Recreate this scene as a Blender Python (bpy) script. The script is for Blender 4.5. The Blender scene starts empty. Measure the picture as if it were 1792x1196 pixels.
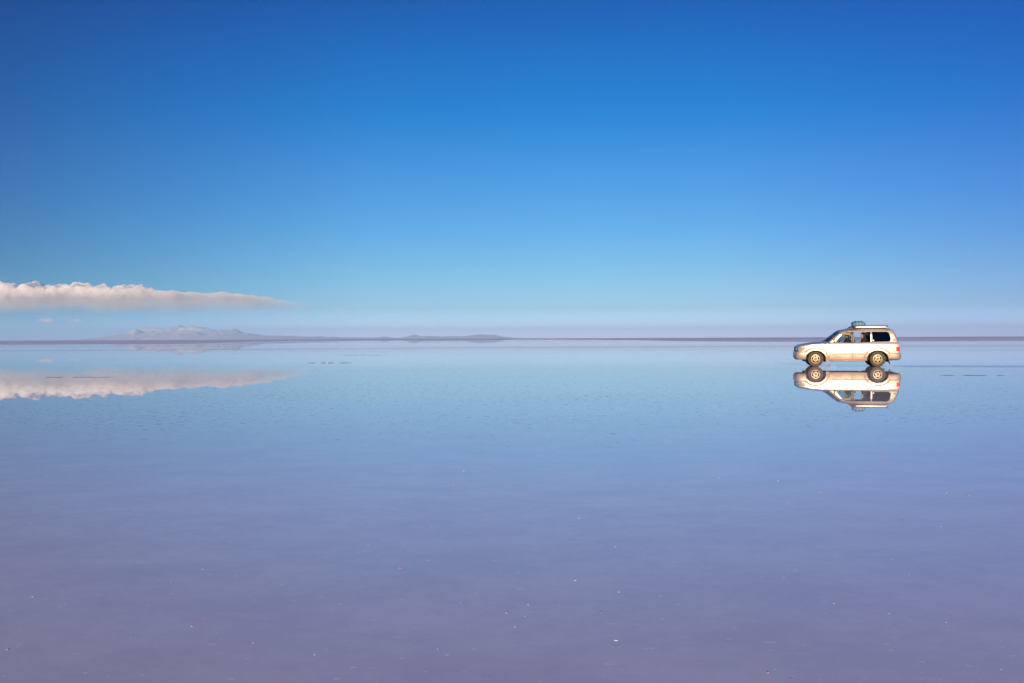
import bpy, bmesh, math, random
from math import radians, sin, cos, tan, pi, sqrt, atan2, hypot
from mathutils import Vector, Matrix, noise
from mathutils.geometry import delaunay_2d_cdt

S = bpy.context.scene
COL = S.collection

# ------------------------------------------------------------------ camera
F_PX = 1742.0                 # focal length in photo pixels (35 mm lens, 36 mm sensor, 1792 px wide)
CAM_H = 1.37
cam = bpy.data.cameras.new('camera')
cam.lens = 35.0
cam.sensor_width = 36.0
cam.clip_start = 0.1
cam.clip_end = 400000.0
cam_o = bpy.data.objects.new('camera', cam)
COL.objects.link(cam_o)
CAM_R = Matrix.Rotation(radians(90 - 0.171), 4, 'X') @ Matrix.Rotation(radians(-0.235), 4, 'Z')
cam_o.matrix_world = Matrix.Translation((0, 0, CAM_H)) @ CAM_R
S.camera = cam_o


def ray(px, py):
    return CAM_R.to_3x3() @ Vector(((px - 896) / F_PX, -(py - 598) / F_PX, -1.0))


def at(px, py, y):
    """Point of the place seen in the photograph at (px, py), y metres ahead."""
    d = ray(px, py)
    return Vector((0, 0, CAM_H)) + d * (y / d.y)


def on_ground(px, py):
    d = ray(px, py)
    return Vector((0, 0, CAM_H)) + d * (-CAM_H / d.z)


# ------------------------------------------------------------------ sky, sun, exposure
SUN_EL, SUN_ROT = radians(9.0), radians(186.8)
W = bpy.data.worlds.new('World')
S.world = W
W.use_nodes = True
nt = W.node_tree
nt.nodes.clear()
N, L = nt.nodes, nt.links
out = N.new('ShaderNodeOutputWorld')
bg = N.new('ShaderNodeBackground')
bg.inputs['Strength'].default_value = 0.1
sky = N.new('ShaderNodeTexSky')
sky.sky_type = 'NISHITA'
sky.sun_disc = False
sky.sun_elevation = SUN_EL
sky.sun_rotation = SUN_ROT
sky.altitude = 3650
sky.air_density = 1.0
sky.dust_density = 0.6
sky.ozone_density = 1.5
L.new(bg.outputs[0], out.inputs['Surface'])
# colour of the air by elevation (deep polarised blue high up, pale lilac at the horizon) and by azimuth
GRADE = [(0.0, 1.165, 1.056, 1.986), (0.22, 1.165, 1.056, 1.986), (0.75, 0.822, 0.974, 1.524), (1.74, 0.458, 0.625, 0.867), (3.7, 0.35, 0.598, 0.776), (6.32, 0.232, 0.576, 0.824), (9.54, 0.148, 0.545, 0.872), (12.71, 0.012, 0.499, 0.894), (15.8, 0.004, 0.422, 0.871), (18.56, 0.004, 0.325, 0.795), (28.0, 0.03, 0.36, 0.85), (45.0, 0.4, 0.7, 1.1), (90.0, 0.9, 1.0, 1.3)]
AZIM = [(-85, 1, 1, 1), (-48, .4, .55, .65), (-28, .26, .47, .60), (-19, .50, .69, .79), (-8, .9, .94, .96), (4, 1, 1, 1), (12, 1, .97, 1), (20, .86, .84, .97), (28, .74, .72, .93), (50, .7, .7, .9), (85, 1, 1, 1)]
G_MAX = 3.2
tc = N.new('ShaderNodeTexCoord')
sep = N.new('ShaderNodeSeparateXYZ')
L.new(tc.outputs['Generated'], sep.inputs[0])


def wmath(op, a, b=None):
    n = N.new('ShaderNodeMath')
    n.operation = op
    for i, v in enumerate((a, b)):
        if v is None:
            continue
        if isinstance(v, (int, float)):
            n.inputs[i].default_value = v
        else:
            L.new(v, n.inputs[i])
    return n.outputs[0]


def ramp(fac, stops, scale):
    n = N.new('ShaderNodeValToRGB')
    n.color_ramp.interpolation = 'B_SPLINE' if False else 'LINEAR'
    e = n.color_ramp.elements
    while len(e) < len(stops):
        e.new(0.5)
    for k, (p, r, g, b) in enumerate(stops):
        e[k].position = p
        e[k].color = (r / scale, g / scale, b / scale, 1)
    L.new(fac, n.inputs[0])
    return n.outputs[0]


el = wmath('DIVIDE', wmath('ARCSINE', sep.outputs[2]), pi / 2)
el = wmath('POWER', wmath('MAXIMUM', el, 0.0), 0.5)           # finer stops near the horizon
az = wmath('ADD', wmath('DIVIDE', wmath('ARCTAN2', sep.outputs[0], sep.outputs[1]), 2 * pi), 0.5)
r1 = ramp(el, [(sqrt(a / 90), r, g, b) for a, r, g, b in GRADE], G_MAX)
r2 = ramp(az, [(max(0, min(1, a / 360 + .5)), r, g, b) for a, r, g, b in AZIM], 1.0)


def mul(a, b):
    n = N.new('ShaderNodeMix')
    n.data_type = 'RGBA'
    n.blend_type = 'MULTIPLY'
    n.inputs[0].default_value = 1.0
    L.new(a, n.inputs[6])
    L.new(b, n.inputs[7])
    return n.outputs[2]


vs = N.new('ShaderNodeVectorMath')
vs.operation = 'SCALE'
vs.inputs['Scale'].default_value = G_MAX
L.new(mul(mul(sky.outputs[0], r1), r2), vs.inputs[0])
L.new(vs.outputs[0], bg.inputs['Color'])

sun = bpy.data.lights.new('sun', 'SUN')
sun.energy = 4.5
sun.angle = radians(0.5)
sun.color = (1.0, 0.73, 0.44)
sun_o = bpy.data.objects.new('sun', sun)
COL.objects.link(sun_o)
to_sun = Vector((sin(SUN_ROT) * cos(SUN_EL), cos(SUN_ROT) * cos(SUN_EL), sin(SUN_EL)))
sun_o.rotation_euler = to_sun.to_track_quat('Z', 'Y').to_euler()
sun_o.location = (0, 0, 60)

S.view_settings.view_transform = 'Standard'
S.view_settings.look = 'None'
S.view_settings.exposure = 0.5
S.view_settings.gamma = 1.0
S.render.engine = 'CYCLES'
S.cycles.volume_bounces = 12
S.cycles.max_bounces = 14
S.cycles.use_denoising = True
S.cycles.transparent_max_bounces = 24


# ------------------------------------------------------------------ helpers
def lin(r, g, b):
    f = lambda c: (c / 255 / 12.92) if c <= 10 else ((c / 255 + .055) / 1.055) ** 2.4
    return (f(r), f(g), f(b), 1)


class Mat:
    """Small wrapper for building node materials."""
    def __init__(self, name):
        self.m = bpy.data.materials.new(name)
        self.m.use_nodes = True
        self.t = self.m.node_tree
        self.t.nodes.clear()
        self.out = self.n('ShaderNodeOutputMaterial')

    def n(self, typ, **kw):
        nd = self.t.nodes.new(typ)
        for k, v in kw.items():
            setattr(nd, k, v)
        return nd

    def put(self, sock, v):
        if isinstance(v, bpy.types.NodeSocket):
            self.t.links.new(v, sock)
        elif v is not None:
            sock.default_value = v

    def math(self, op, a, b=None, c=None, clamp=False):
        nd = self.n('ShaderNodeMath', operation=op, use_clamp=clamp)
        for s, v in zip(nd.inputs, (a, b, c)):
            self.put(s, v)
        return nd.outputs[0]

    def step(self, v, lo, hi, a=0.0, b=1.0):
        nd = self.n('ShaderNodeMapRange', interpolation_type='SMOOTHSTEP')
        for s, x in zip(nd.inputs, (v, lo, hi, a, b)):
            self.put(s, x)
        return nd.outputs[0]

    def noise(self, vec, scale, detail=3, rough=.5, dist=0.0):
        nd = self.n('ShaderNodeTexNoise')
        self.put(nd.inputs['Vector'], vec)
        nd.inputs['Scale'].default_value = scale
        nd.inputs['Detail'].default_value = detail
        nd.inputs['Roughness'].default_value = rough
        nd.inputs['Distortion'].default_value = dist
        return nd.outputs[0]

    def mapping(self, vec, scale=(1, 1, 1), loc=(0, 0, 0), rot=(0, 0, 0)):
        nd = self.n('ShaderNodeMapping')
        self.put(nd.inputs['Vector'], vec)
        nd.inputs['Scale'].default_value = scale
        nd.inputs['Location'].default_value = loc
        nd.inputs['Rotation'].default_value = rot
        return nd.outputs[0]

    def mix(self, f, a, b):
        nd = self.n('ShaderNodeMix', data_type='RGBA')
        self.put(nd.inputs[0], f)
        self.put(nd.inputs[6], a)
        self.put(nd.inputs[7], b)
        return nd.outputs[2]

    def bsdf(self, color, rough=.5, metal=0.0, **kw):
        p = self.n('ShaderNodeBsdfPrincipled')
        self.put(p.inputs['Base Color'], color)
        self.put(p.inputs['Roughness'], rough)
        self.put(p.inputs['Metallic'], metal)
        for k, v in kw.items():
            self.put(p.inputs[k.replace('_', ' ')], v)
        return p.outputs[0]

    def mixs(self, f, a, b):
        nd = self.n('ShaderNodeMixShader')
        self.put(nd.inputs[0], f)
        self.put(nd.inputs[1], a)
        self.put(nd.inputs[2], b)
        return nd.outputs[0]

    def bump(self, h, strength, dist):
        nd = self.n('ShaderNodeBump')
        self.put(nd.inputs['Height'], h)
        nd.inputs['Strength'].default_value = strength
        nd.inputs['Distance'].default_value = dist
        return nd.outputs[0]

    def surface(self, s):
        self.put(self.out.inputs['Surface'], s)
        return self.m


def link_mesh(name, verts, faces, mat, parent=None, smooth=True):
    me = bpy.data.meshes.new(name)
    me.from_pydata([tuple(v) for v in verts], [], faces)
    me.materials.append(mat)
    if smooth:
        me.polygons.foreach_set('use_smooth', [True] * len(me.polygons))
    me.update()
    o = bpy.data.objects.new(name, me)
    COL.objects.link(o)
    o.parent = parent
    return o


def tag(o, label=None, cat=None, group=None, kind=None):
    for k, v in (('label', label), ('category', cat), ('group', group), ('kind', kind)):
        if v:
            o[k] = v
    return o


def sstep(a, b, x):
    t = max(0.0, min(1.0, (x - a) / (b - a)))
    return t * t * (3 - 2 * t)


def interp(pts, x):
    if x <= pts[0][0]:
        return pts[0][1]
    for (a, b), (c, d) in zip(pts, pts[1:]):
        if x <= c:
            return b + (d - b) * (x - a) / (c - a)
    return pts[-1][1]


# ------------------------------------------------------------------ the flooded salt flat
SALT = (.575, .57, .70, 1)
CAR = on_ground(1480, 641.1)          # where the car stands


def water_mat():
    m = Mat('brine_over_salt')
    pos = m.n('ShaderNodeNewGeometry').outputs['Position']
    sep = m.n('ShaderNodeSeparateXYZ')
    m.put(sep.inputs[0], pos)
    x, y = sep.outputs[0], sep.outputs[1]
    # salt crust breaking the film of water: small flecks, in loose fields
    n1 = m.noise(pos, 6.0, 4, .62)
    n2 = m.noise(m.mapping(pos, (1, 1, 1), (31, 7, 0)), .22, 3, .6)
    n3 = m.noise(m.mapping(pos, (.3, 1, 1), (5, 3, 0)), .05, 2, .5)
    near = m.step(y, 7.0, 17.0)
    lift = m.math('ADD', m.math('MULTIPLY', n2, .15), m.math('MULTIPLY', n3, .12))
    v = m.math('ADD', n1, lift)
    v = m.math('SUBTRACT', v, m.math('MULTIPLY', m.math('SUBTRACT', 1.0, near), .13))
    fleck = m.step(v, .735, .775)
    fleck = m.math('MULTIPLY', fleck, .46)
    # long low bars of damp crust further out
    w1 = m.noise(m.mapping(pos, (.0055, .030, 1), (3.1, 8.2, 0)), 1.0, 4, .6, .3)
    bars = m.step(w1, .56, .64)
    bars = m.math('MULTIPLY', bars, m.math('MULTIPLY', m.step(y, 60, 95), .32))
    # dry rim of the salar: begins some 200 m out on the right and the far left, near the horizon between
    w2 = m.noise(m.mapping(pos, (.0021, .0035, 1), (0, 0, 0)), 1.0, 3, .55)
    inv = m.math('DIVIDE', 1000.0, y)                      # 1/distance: even steps as seen from the shore
    ang = m.math('DIVIDE', x, m.math('MAXIMUM', y, 1.0))
    edge = m.math('ADD', m.math('MULTIPLY', m.step(ang,   .02, .30), 2.3), .95)
    edge = m.math('ADD', edge, m.math('MULTIPLY', m.step(ang, -.20, -.36), 2.2))
    edge = m.math('ADD', edge, m.math('MULTIPLY', m.math('SUBTRACT', w2, .5), 1.6))
    gap = m.math('SUBTRACT', edge, inv)
    w3 = m.noise(m.mapping(pos, (.0012, .0016, 1), (9, 2, 0)), 1.0, 3, .5)
    rim = m.math('MULTIPLY', m.step(gap, -.12, .12), m.step(w3, .35, .55, .78, 1.0))
    spit = m.math('MULTIPLY', m.step(gap, -1.75, -1.45), m.step(gap, -.75, -1.05))
    spit = m.math('MULTIPLY', spit, m.step(w3, .40, .58, .0, .55))
    far = m.step(y, 1100, 1700)
    dry = m.math('MAXIMUM', m.math('MAXIMUM', rim, far), m.math('MAXIMUM', bars, spit))
    crust = m.math('MAXIMUM', dry, fleck)
    # floor of the pool
    g1 = m.noise(m.mapping(pos, (.8, 1, 1)), 1.4, 5, .65)
    g2 = m.noise(pos, 9.0, 3, .6)
    tone = m.math('ADD', m.math('MULTIPLY', g1, .7), m.math('MULTIPLY', g2, .3))
    salt = m.mix(m.step(tone, .36, .64), (SALT[0] * .93, SALT[1] * .925, SALT[2] * .94, 1), (SALT[0] * 1.05, SALT[1] * 1.05, SALT[2] * 1.04, 1))
    # very slight unevenness of the film
    h = m.noise(m.mapping(pos, (.7, 1, 1)), .9, 2, .5)
    pale = m.step(m.noise(m.mapping(pos, (.8, 1.2, 1)), 20.0, 3, .55), .64, .72)
    pale = m.math('MULTIPLY', pale, m.step(n2, .40, .62, .15, .6))
    salt = m.mix(pale, salt, (.95, .80, .84, 1))
    b = m.bump(h, .025, .02)
    water = m.bsdf(salt, .012, IOR=1.60, Normal=b, Diffuse_Roughness=0.16)
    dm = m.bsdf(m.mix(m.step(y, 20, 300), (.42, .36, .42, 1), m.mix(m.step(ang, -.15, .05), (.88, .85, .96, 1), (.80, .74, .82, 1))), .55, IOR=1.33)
    return m.surface(m.mixs(crust, water, dm))


HX0, HX1, HY0, HY1, HTOP = -62000.0, 62000.0, -20000.0, 84000.0, 905.0
gx = [-61900, -20000, -4000, -600, -60, 0, 60, 600, 4000, 20000, 61900]
gy = [-19900, -3000, -300, -20, 0, 20, 80, 300, 1500, 8000, 30000, 83900]
verts = [(a, b, 0) for b in gy for a in gx]
faces = [(j * len(gx) + i, j * len(gx) + i + 1, (j + 1) * len(gx) + i + 1, (j + 1) * len(gx) + i)
         for j in range(len(gy) - 1) for i in range(len(gx) - 1)]
ground = link_mesh('water', verts, faces, water_mat(), smooth=False)
tag(ground, kind='structure')


# ------------------------------------------------------------------ mountains on the far shore
def mountain_mat(snow):
    m = Mat('haze_paled_rock' if not snow else 'haze_paled_snowy_rock')
    g = m.n('ShaderNodeNewGeometry')
    sep = m.n('ShaderNodeSeparateXYZ')
    m.put(sep.inputs[0], g.outputs['Position'])
    nrm = m.n('ShaderNodeSeparateXYZ')
    m.put(nrm.inputs[0], g.outputs['Normal'])
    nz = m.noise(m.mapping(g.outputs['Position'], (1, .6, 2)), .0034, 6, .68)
    rock = m.mix(nz, (.74, .66, .78, 1), (.90, .79, .86, 1))  # rock paled towards lilac: part of the distance haze is painted into its colour
    if snow:
        z = m.math('ADD', sep.outputs[2], m.math('MULTIPLY', m.math('SUBTRACT', nz, .5), 1700.0))
        rock = m.mix(m.step(z, 360, 490), rock, (.97, .95, .95, 1))
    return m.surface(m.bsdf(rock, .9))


def mountain(name, prof, y0, depth, mat, seed, rough, label):
    """prof: ridge line as (photo x, metres above the flat); a ridge with spurs running down both flanks."""
    nx, ny = 520, 34
    xa, xb = prof[0][0], prof[-1][0]
    vs = []
    for i in range(nx + 1):
        px = xa + (xb - xa) * i / nx
        top = interp(prof, px)
        for j in range(ny + 1):
            t = -1 + 2 * j / ny
            y = y0 + t * depth
            x = at(px, 590, y0).x
            s = max(0.0, 1 - abs(t) ** 1.25)
            spur = noise.ridged_multi_fractal(Vector((x / 900 + seed, y / 1700, seed)), .9, 2.1, 5, 1.0, 2.0)
            fine = noise.fractal(Vector((x / 420, y / 700, seed + 5)), 1.0, 2.0, 5)
            z = top * s * (1 + rough * (spur - 1.0) * .35 + rough * fine * .35 * (1 - .4 * s))
            vs.append((x, y, min(max(z, 0) - 3, 890)))
    fs = [(i * (ny + 1) + j, (i + 1) * (ny + 1) + j, (i + 1) * (ny + 1) + j + 1, i * (ny + 1) + j + 1)
          for i in range(nx) for j in range(ny)]
    o = link_mesh(name, vs, fs, mat)
    o['label'] = label
    tag(o, kind='structure')
    return o


K = 58000 / F_PX        # metres per photo pixel at 58 km
mp = [(150, 0), (185, 3), (205, 8), (232, 14), (250, 20), (262, 23), (275, 20), (292, 19), (305, 23), (313, 25), (322, 22), (335, 21), (345, 25),
      (352, 24), (365, 20), (380, 15), (392, 16), (402, 21), (412, 18), (424, 13), (440, 11), (460, 8), (480, 7), (520, 6), (555, 5), (590, 4.5), (625, 3), (660, 3), (676, 4.5), (684, 2), (700, 0)]
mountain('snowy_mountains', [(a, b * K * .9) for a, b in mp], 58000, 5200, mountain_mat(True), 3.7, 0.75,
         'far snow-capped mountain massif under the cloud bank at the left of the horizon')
K2 = 66000 / F_PX
hp = [(672, 0), (690, 2), (705, 3), (716, 6), (726, 8), (738, 6), (760, 5), (790, 5), (812, 5), (830, 7.5), (842, 8.5), (855, 7.5), (864, 8), (872, 5.5), (884, 3), (905, 1), (930, 0)]
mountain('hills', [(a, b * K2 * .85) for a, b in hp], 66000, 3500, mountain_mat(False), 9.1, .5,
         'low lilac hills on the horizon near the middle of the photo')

# ------------------------------------------------------------------ air
m = Mat('air')
pv = m.n('ShaderNodeVolumePrincipled')
pv.inputs['Color'].default_value = (.46, .73, 1.0, 1)
pv.inputs['Density'].default_value = 1.32 / 60000
pv.inputs['Anisotropy'].default_value = 0.0
m.put(m.out.inputs['Volume'], pv.outputs[0])
hv = [(x, y, z) for z in (-1, HTOP) for y in (HY0, HY1) for x in (HX0, HX1)]
hf = [(0, 2, 3, 1), (4, 5, 7, 6), (0, 1, 5, 4), (2, 6, 7, 3), (0, 4, 6, 2), (1, 3, 7, 5)]
tag(link_mesh('haze', hv, hf, m.m, smooth=False), kind='stuff')


# ------------------------------------------------------------------ clouds, beyond the haze
def cloud_mat(name, dens, scale, lo, hi, z_lo=None, z_hi=None, x_lo=None, x_hi=None):
    m = Mat(name)
    pos = m.n('ShaderNodeNewGeometry').outputs['Position']
    sep = m.n('ShaderNodeSeparateXYZ')
    m.put(sep.inputs[0], pos)
    n = m.noise(pos, scale, 4, .6)
    d = m.math('MULTIPLY', m.step(n, lo, hi), dens)
    if z_lo:
        # dense fresh crown over a thinning base
        z = m.math('ADD', sep.outputs[2], m.math('MULTIPLY', m.math('SUBTRACT', m.noise(m.mapping(pos, (1, 1, .4), (900, 0, 0)), 1 / 2600, 4, .6), .5), 2200.0))
        d = m.math('MULTIPLY', d, m.math('ADD', m.math('POWER', m.step(z, z_lo, z_hi), 3.0), m.math('MULTIPLY', m.step(z, z_lo - 950, z_lo + 300), .025)))
        d = m.math('MULTIPLY', d, m.math('POWER', m.step(sep.outputs[0], x_hi, x_lo), 2.0))
    pv = m.n('ShaderNodeVolumePrincipled')
    pv.inputs['Color'].default_value = (.992, .985, 1, 1)
    pv.inputs['Anisotropy'].default_value = -0.1
    m.put(pv.inputs['Density'], d)
    m.put(m.out.inputs['Volume'], pv.outputs[0])
    return m.m


def cloud_hull(name, prof, y0, depth, mat, lump, seed, nx=400, nt=40):
    """prof: (photo x, top y, base y); a bank with a billowed crown and a flatter base."""
    vs, fs = [], []
    xa, xb = prof[0][0], prof[-1][0]
    for i in range(nx + 1):
        px = xa + (xb - xa) * i / nx
        top = interp([(p[0], p[1]) for p in prof], px)
        base = interp([(p[0], p[2]) for p in prof], px)
        zt, zb = at(px, top, y0), at(px, base, y0)
        zm = (zt.z + zb.z) / 2
        taper = min(1.0, max(.02, (zt.z - zb.z) / (abs(at(px, 0, y0).z - at(px, 30, y0).z))))
        for k in range(nt):
            a = 2 * pi * k / nt
            c, s = cos(a), sin(a)
            r = max(abs(c), abs(s)) ** .6
            p = Vector((zt.x, y0 + c / r * depth * taper, zm + s / r * (zt.z - zb.z) / 2))
            q = Vector((p.x / 1350, p.y / 1800, p.z / 1000)) + Vector((seed, 0, 0))
            bl = 0.0
            amp = 1.0
            for o in range(3):
                bl += amp * (3.2 * abs(noise.noise(q)) - .55)
                q = q * 2.1
                amp *= .34
            up = sstep(-.5, .9, s)
            n = Vector((0, c, s * 1.0)).normalized()
            p += n * (bl - .25) * lump * (.12 + .88 * up) * taper * (1 - .7 * sstep(245, 300, px))
            vs.append(p)
    for i in range(nx):
        for k in range(nt):
            k2 = (k + 1) % nt
            fs.append((i * nt + k, i * nt + k2, (i + 1) * nt + k2, (i + 1) * nt + k))
    fs.append(tuple(range(nt))[::-1])
    fs.append(tuple(nx * nt + k for k in range(nt)))
    return link_mesh(name, vs, fs, mat)


CY = 92000.0
bank = [(-420, 505, 555), (-200, 500, 554), (-60, 506, 552), (0, 507, 550), (20, 502, 550), (32, 499, 550), (48, 501, 549), (60, 502, 549), (75, 500, 549), (90, 504, 549), (100, 501, 549), (110, 505, 549), (125, 501, 549), (140, 499, 550), (152, 503, 550), (165, 502, 551), (180, 503, 551), (200, 506, 551), (215, 504, 550), (235, 503, 551), (255, 505, 552), (268, 510, 553), (300, 511, 554), (340, 513, 553), (400, 514, 553), (430, 516, 554), (460, 520, 553), (500, 526, 549), (530, 531, 548), (560, 536, 547)]
c = cloud_hull('cloud', bank, CY, 3200, cloud_mat('cumulus_bank', .013, 1 / 900, .28, .50, 3350, 4950, -24000, -14300), 350, 2.0, 900, 56)
tag(c, 'long low cloud bank with cream-lit billowed top at the left, above the snowy mountains', 'cloud', 'clouds low over the horizon')
wisps = [([(62, 561, 561), (70, 558, 563), (84, 556, 565), (92, 558, 564), (100, 561, 562)], 'small pink cloud wisp under the cloud bank, near the left edge of the photo'),
         ([(118, 561, 561), (128, 558, 564), (138, 559, 563), (146, 561, 562)], 'faint pink cloud wisp under the cloud bank, right beside a larger wisp'),
         ([(580, 549, 549), (590, 547, 551), (600, 545.5, 549.5), (607, 547, 548)], 'tiny pink cloud streak just past the thin right end of the cloud bank'),
         ([(718, 547.5, 547.5), (727, 546, 549.5), (735, 544.5, 549.5), (740, 547, 548), (746, 546, 549), (756, 547.5, 548)], 'tiny pale pink cloud over the low lilac hills')]
for i, (pr, lab) in enumerate(wisps):
    o = cloud_hull('cloud', pr, CY + 2000, 700, cloud_mat('cloud_wisp', .006, 1 / 420, .38, .70), 60, 5.0 + i, 90, 20)
    tag(o, lab, 'cloud', 'clouds low over the horizon')



# ------------------------------------------------------------------ the off-road car
def ellipse(cx, cy, rx, ry, a0, a1, n):
    return [(cx + rx * cos(radians(a0 + (a1 - a0) * i / n)), cy + ry * sin(radians(a0 + (a1 - a0) * i / n))) for i in range(n + 1)]


def inside(p, poly):
    x, y = p
    r = False
    for (x1, y1), (x2, y2) in zip(poly, poly[1:] + poly[:1]):
        if (y1 > y) != (y2 > y) and x < (x2 - x1) * (y - y1) / (y2 - y1) + x1:
            r = not r
    return r


def seg_dist(p, a, b):
    ax, ay = a
    bx, by = b
    dx, dy = bx - ax, by - ay
    q = dx * dx + dy * dy
    t = 0 if q == 0 else max(0, min(1, ((p[0] - ax) * dx + (p[1] - ay) * dy) / q))
    return hypot(p[0] - ax - t * dx, p[1] - ay - t * dy)


def resample(poly, step, closed=True):
    o = []
    n = len(poly)
    for i in range(n if closed else n - 1):
        a, b = poly[i], poly[(i + 1) % n]
        k = max(1, int(math.ceil(hypot(b[0] - a[0], b[1] - a[1]) / step)))
        o += [(a[0] + (b[0] - a[0]) * j / k, a[1] + (b[1] - a[1]) * j / k) for j in range(k)]
    if not closed:
        o.append(poly[-1])
    return o


def fill(polys, step):
    """Triangulate outlines (first outer, the rest holes) with an even grid of inner points."""
    pts, edges = [], []
    rs = [resample(p, step) for p in polys]
    for p in rs:
        k = len(pts)
        pts += p
        edges += [(k + i, k + (i + 1) % len(p)) for i in range(len(p))]
    x0, x1 = min(p[0] for p in rs[0]), max(p[0] for p in rs[0])
    y0, y1 = min(p[1] for p in rs[0]), max(p[1] for p in rs[0])
    nb = list(pts)
    yy, row = y0, 0
    while yy < y1:
        xx = x0 + (step / 2 if row % 2 else 0)
        while xx < x1:
            q = (xx, yy)
            if inside(q, rs[0]) and not any(inside(q, h) for h in rs[1:]) and min(hypot(q[0] - b[0], q[1] - b[1]) for b in nb) > step * .55:
                pts.append(q)
            xx += step
        yy += step * .87
        row += 1
    v, e, f, *_ = delaunay_2d_cdt([Vector(p) for p in pts], edges, [], 0, 1e-6)
    fs = []
    for t in f:
        c = (sum(v[i].x for i in t) / len(t), sum(v[i].y for i in t) / len(t))
        if inside(c, rs[0]) and not any(inside(c, h) for h in rs[1:]):
            fs.append(tuple(t))
    return [(p.x, p.y) for p in v], fs


CX = 2.45                                  # car-local x = u - CX, u measured back from the front bumper
FA, RA = (.95, .355), (3.80, .355)         # wheel centres
SIL = [(.17, .55), (.12, .70), (.10, .78), (.11, .88), (.145, .935), (.22, .975), (.6, 1.045), (1.0, 1.092), (1.43, 1.122), (1.53, 1.135),
       (2.09, 1.598), (2.19, 1.648), (2.45, 1.705), (3.1, 1.747), (3.9, 1.744), (4.40, 1.722), (4.51, 1.68), (4.575, 1.60), (4.69, 1.345), (4.77, 1.118), (4.815, .85), (4.82, .62), (4.80, .5)]
RND = .07
WH = [(.2, .905), (.3, .92), (.45, .938), (.60, .950), (.80, .957), (.95, .955), (1.03, .952), (1.06, .946), (1.085, .932), (1.105, .912), (1.13, .900), (1.3, .873), (1.5, .842), (1.62, .805), (1.75, .765)]


def half(u, h, round_it=True):
    w = interp(WH, h)
    if u < .85:
        w -= .085 * ((.85 - u) / .85) ** 2
    if u > 4.1:
        w -= .055 * ((u - 4.1) / .7) ** 2
    for c in (FA, RA):
        r = hypot((u - c[0]) / .475, (h - c[1]) / .405)
        w += .030 * sstep(1.36, 1.20, r) * sstep(.25, .5, h)
    if 1.6 < u < 3.4:                        # rubbing strip along the doors
        w += .012 * sstep(.585, .60, h) * sstep(.685, .67, h)
    if round_it:
        d = min(seg_dist((u, h), a, b) for a, b in zip(SIL, SIL[1:]))
        if d < RND:
            w -= RND - sqrt(max(0, RND * RND - (RND - d) ** 2))
    return w


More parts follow.
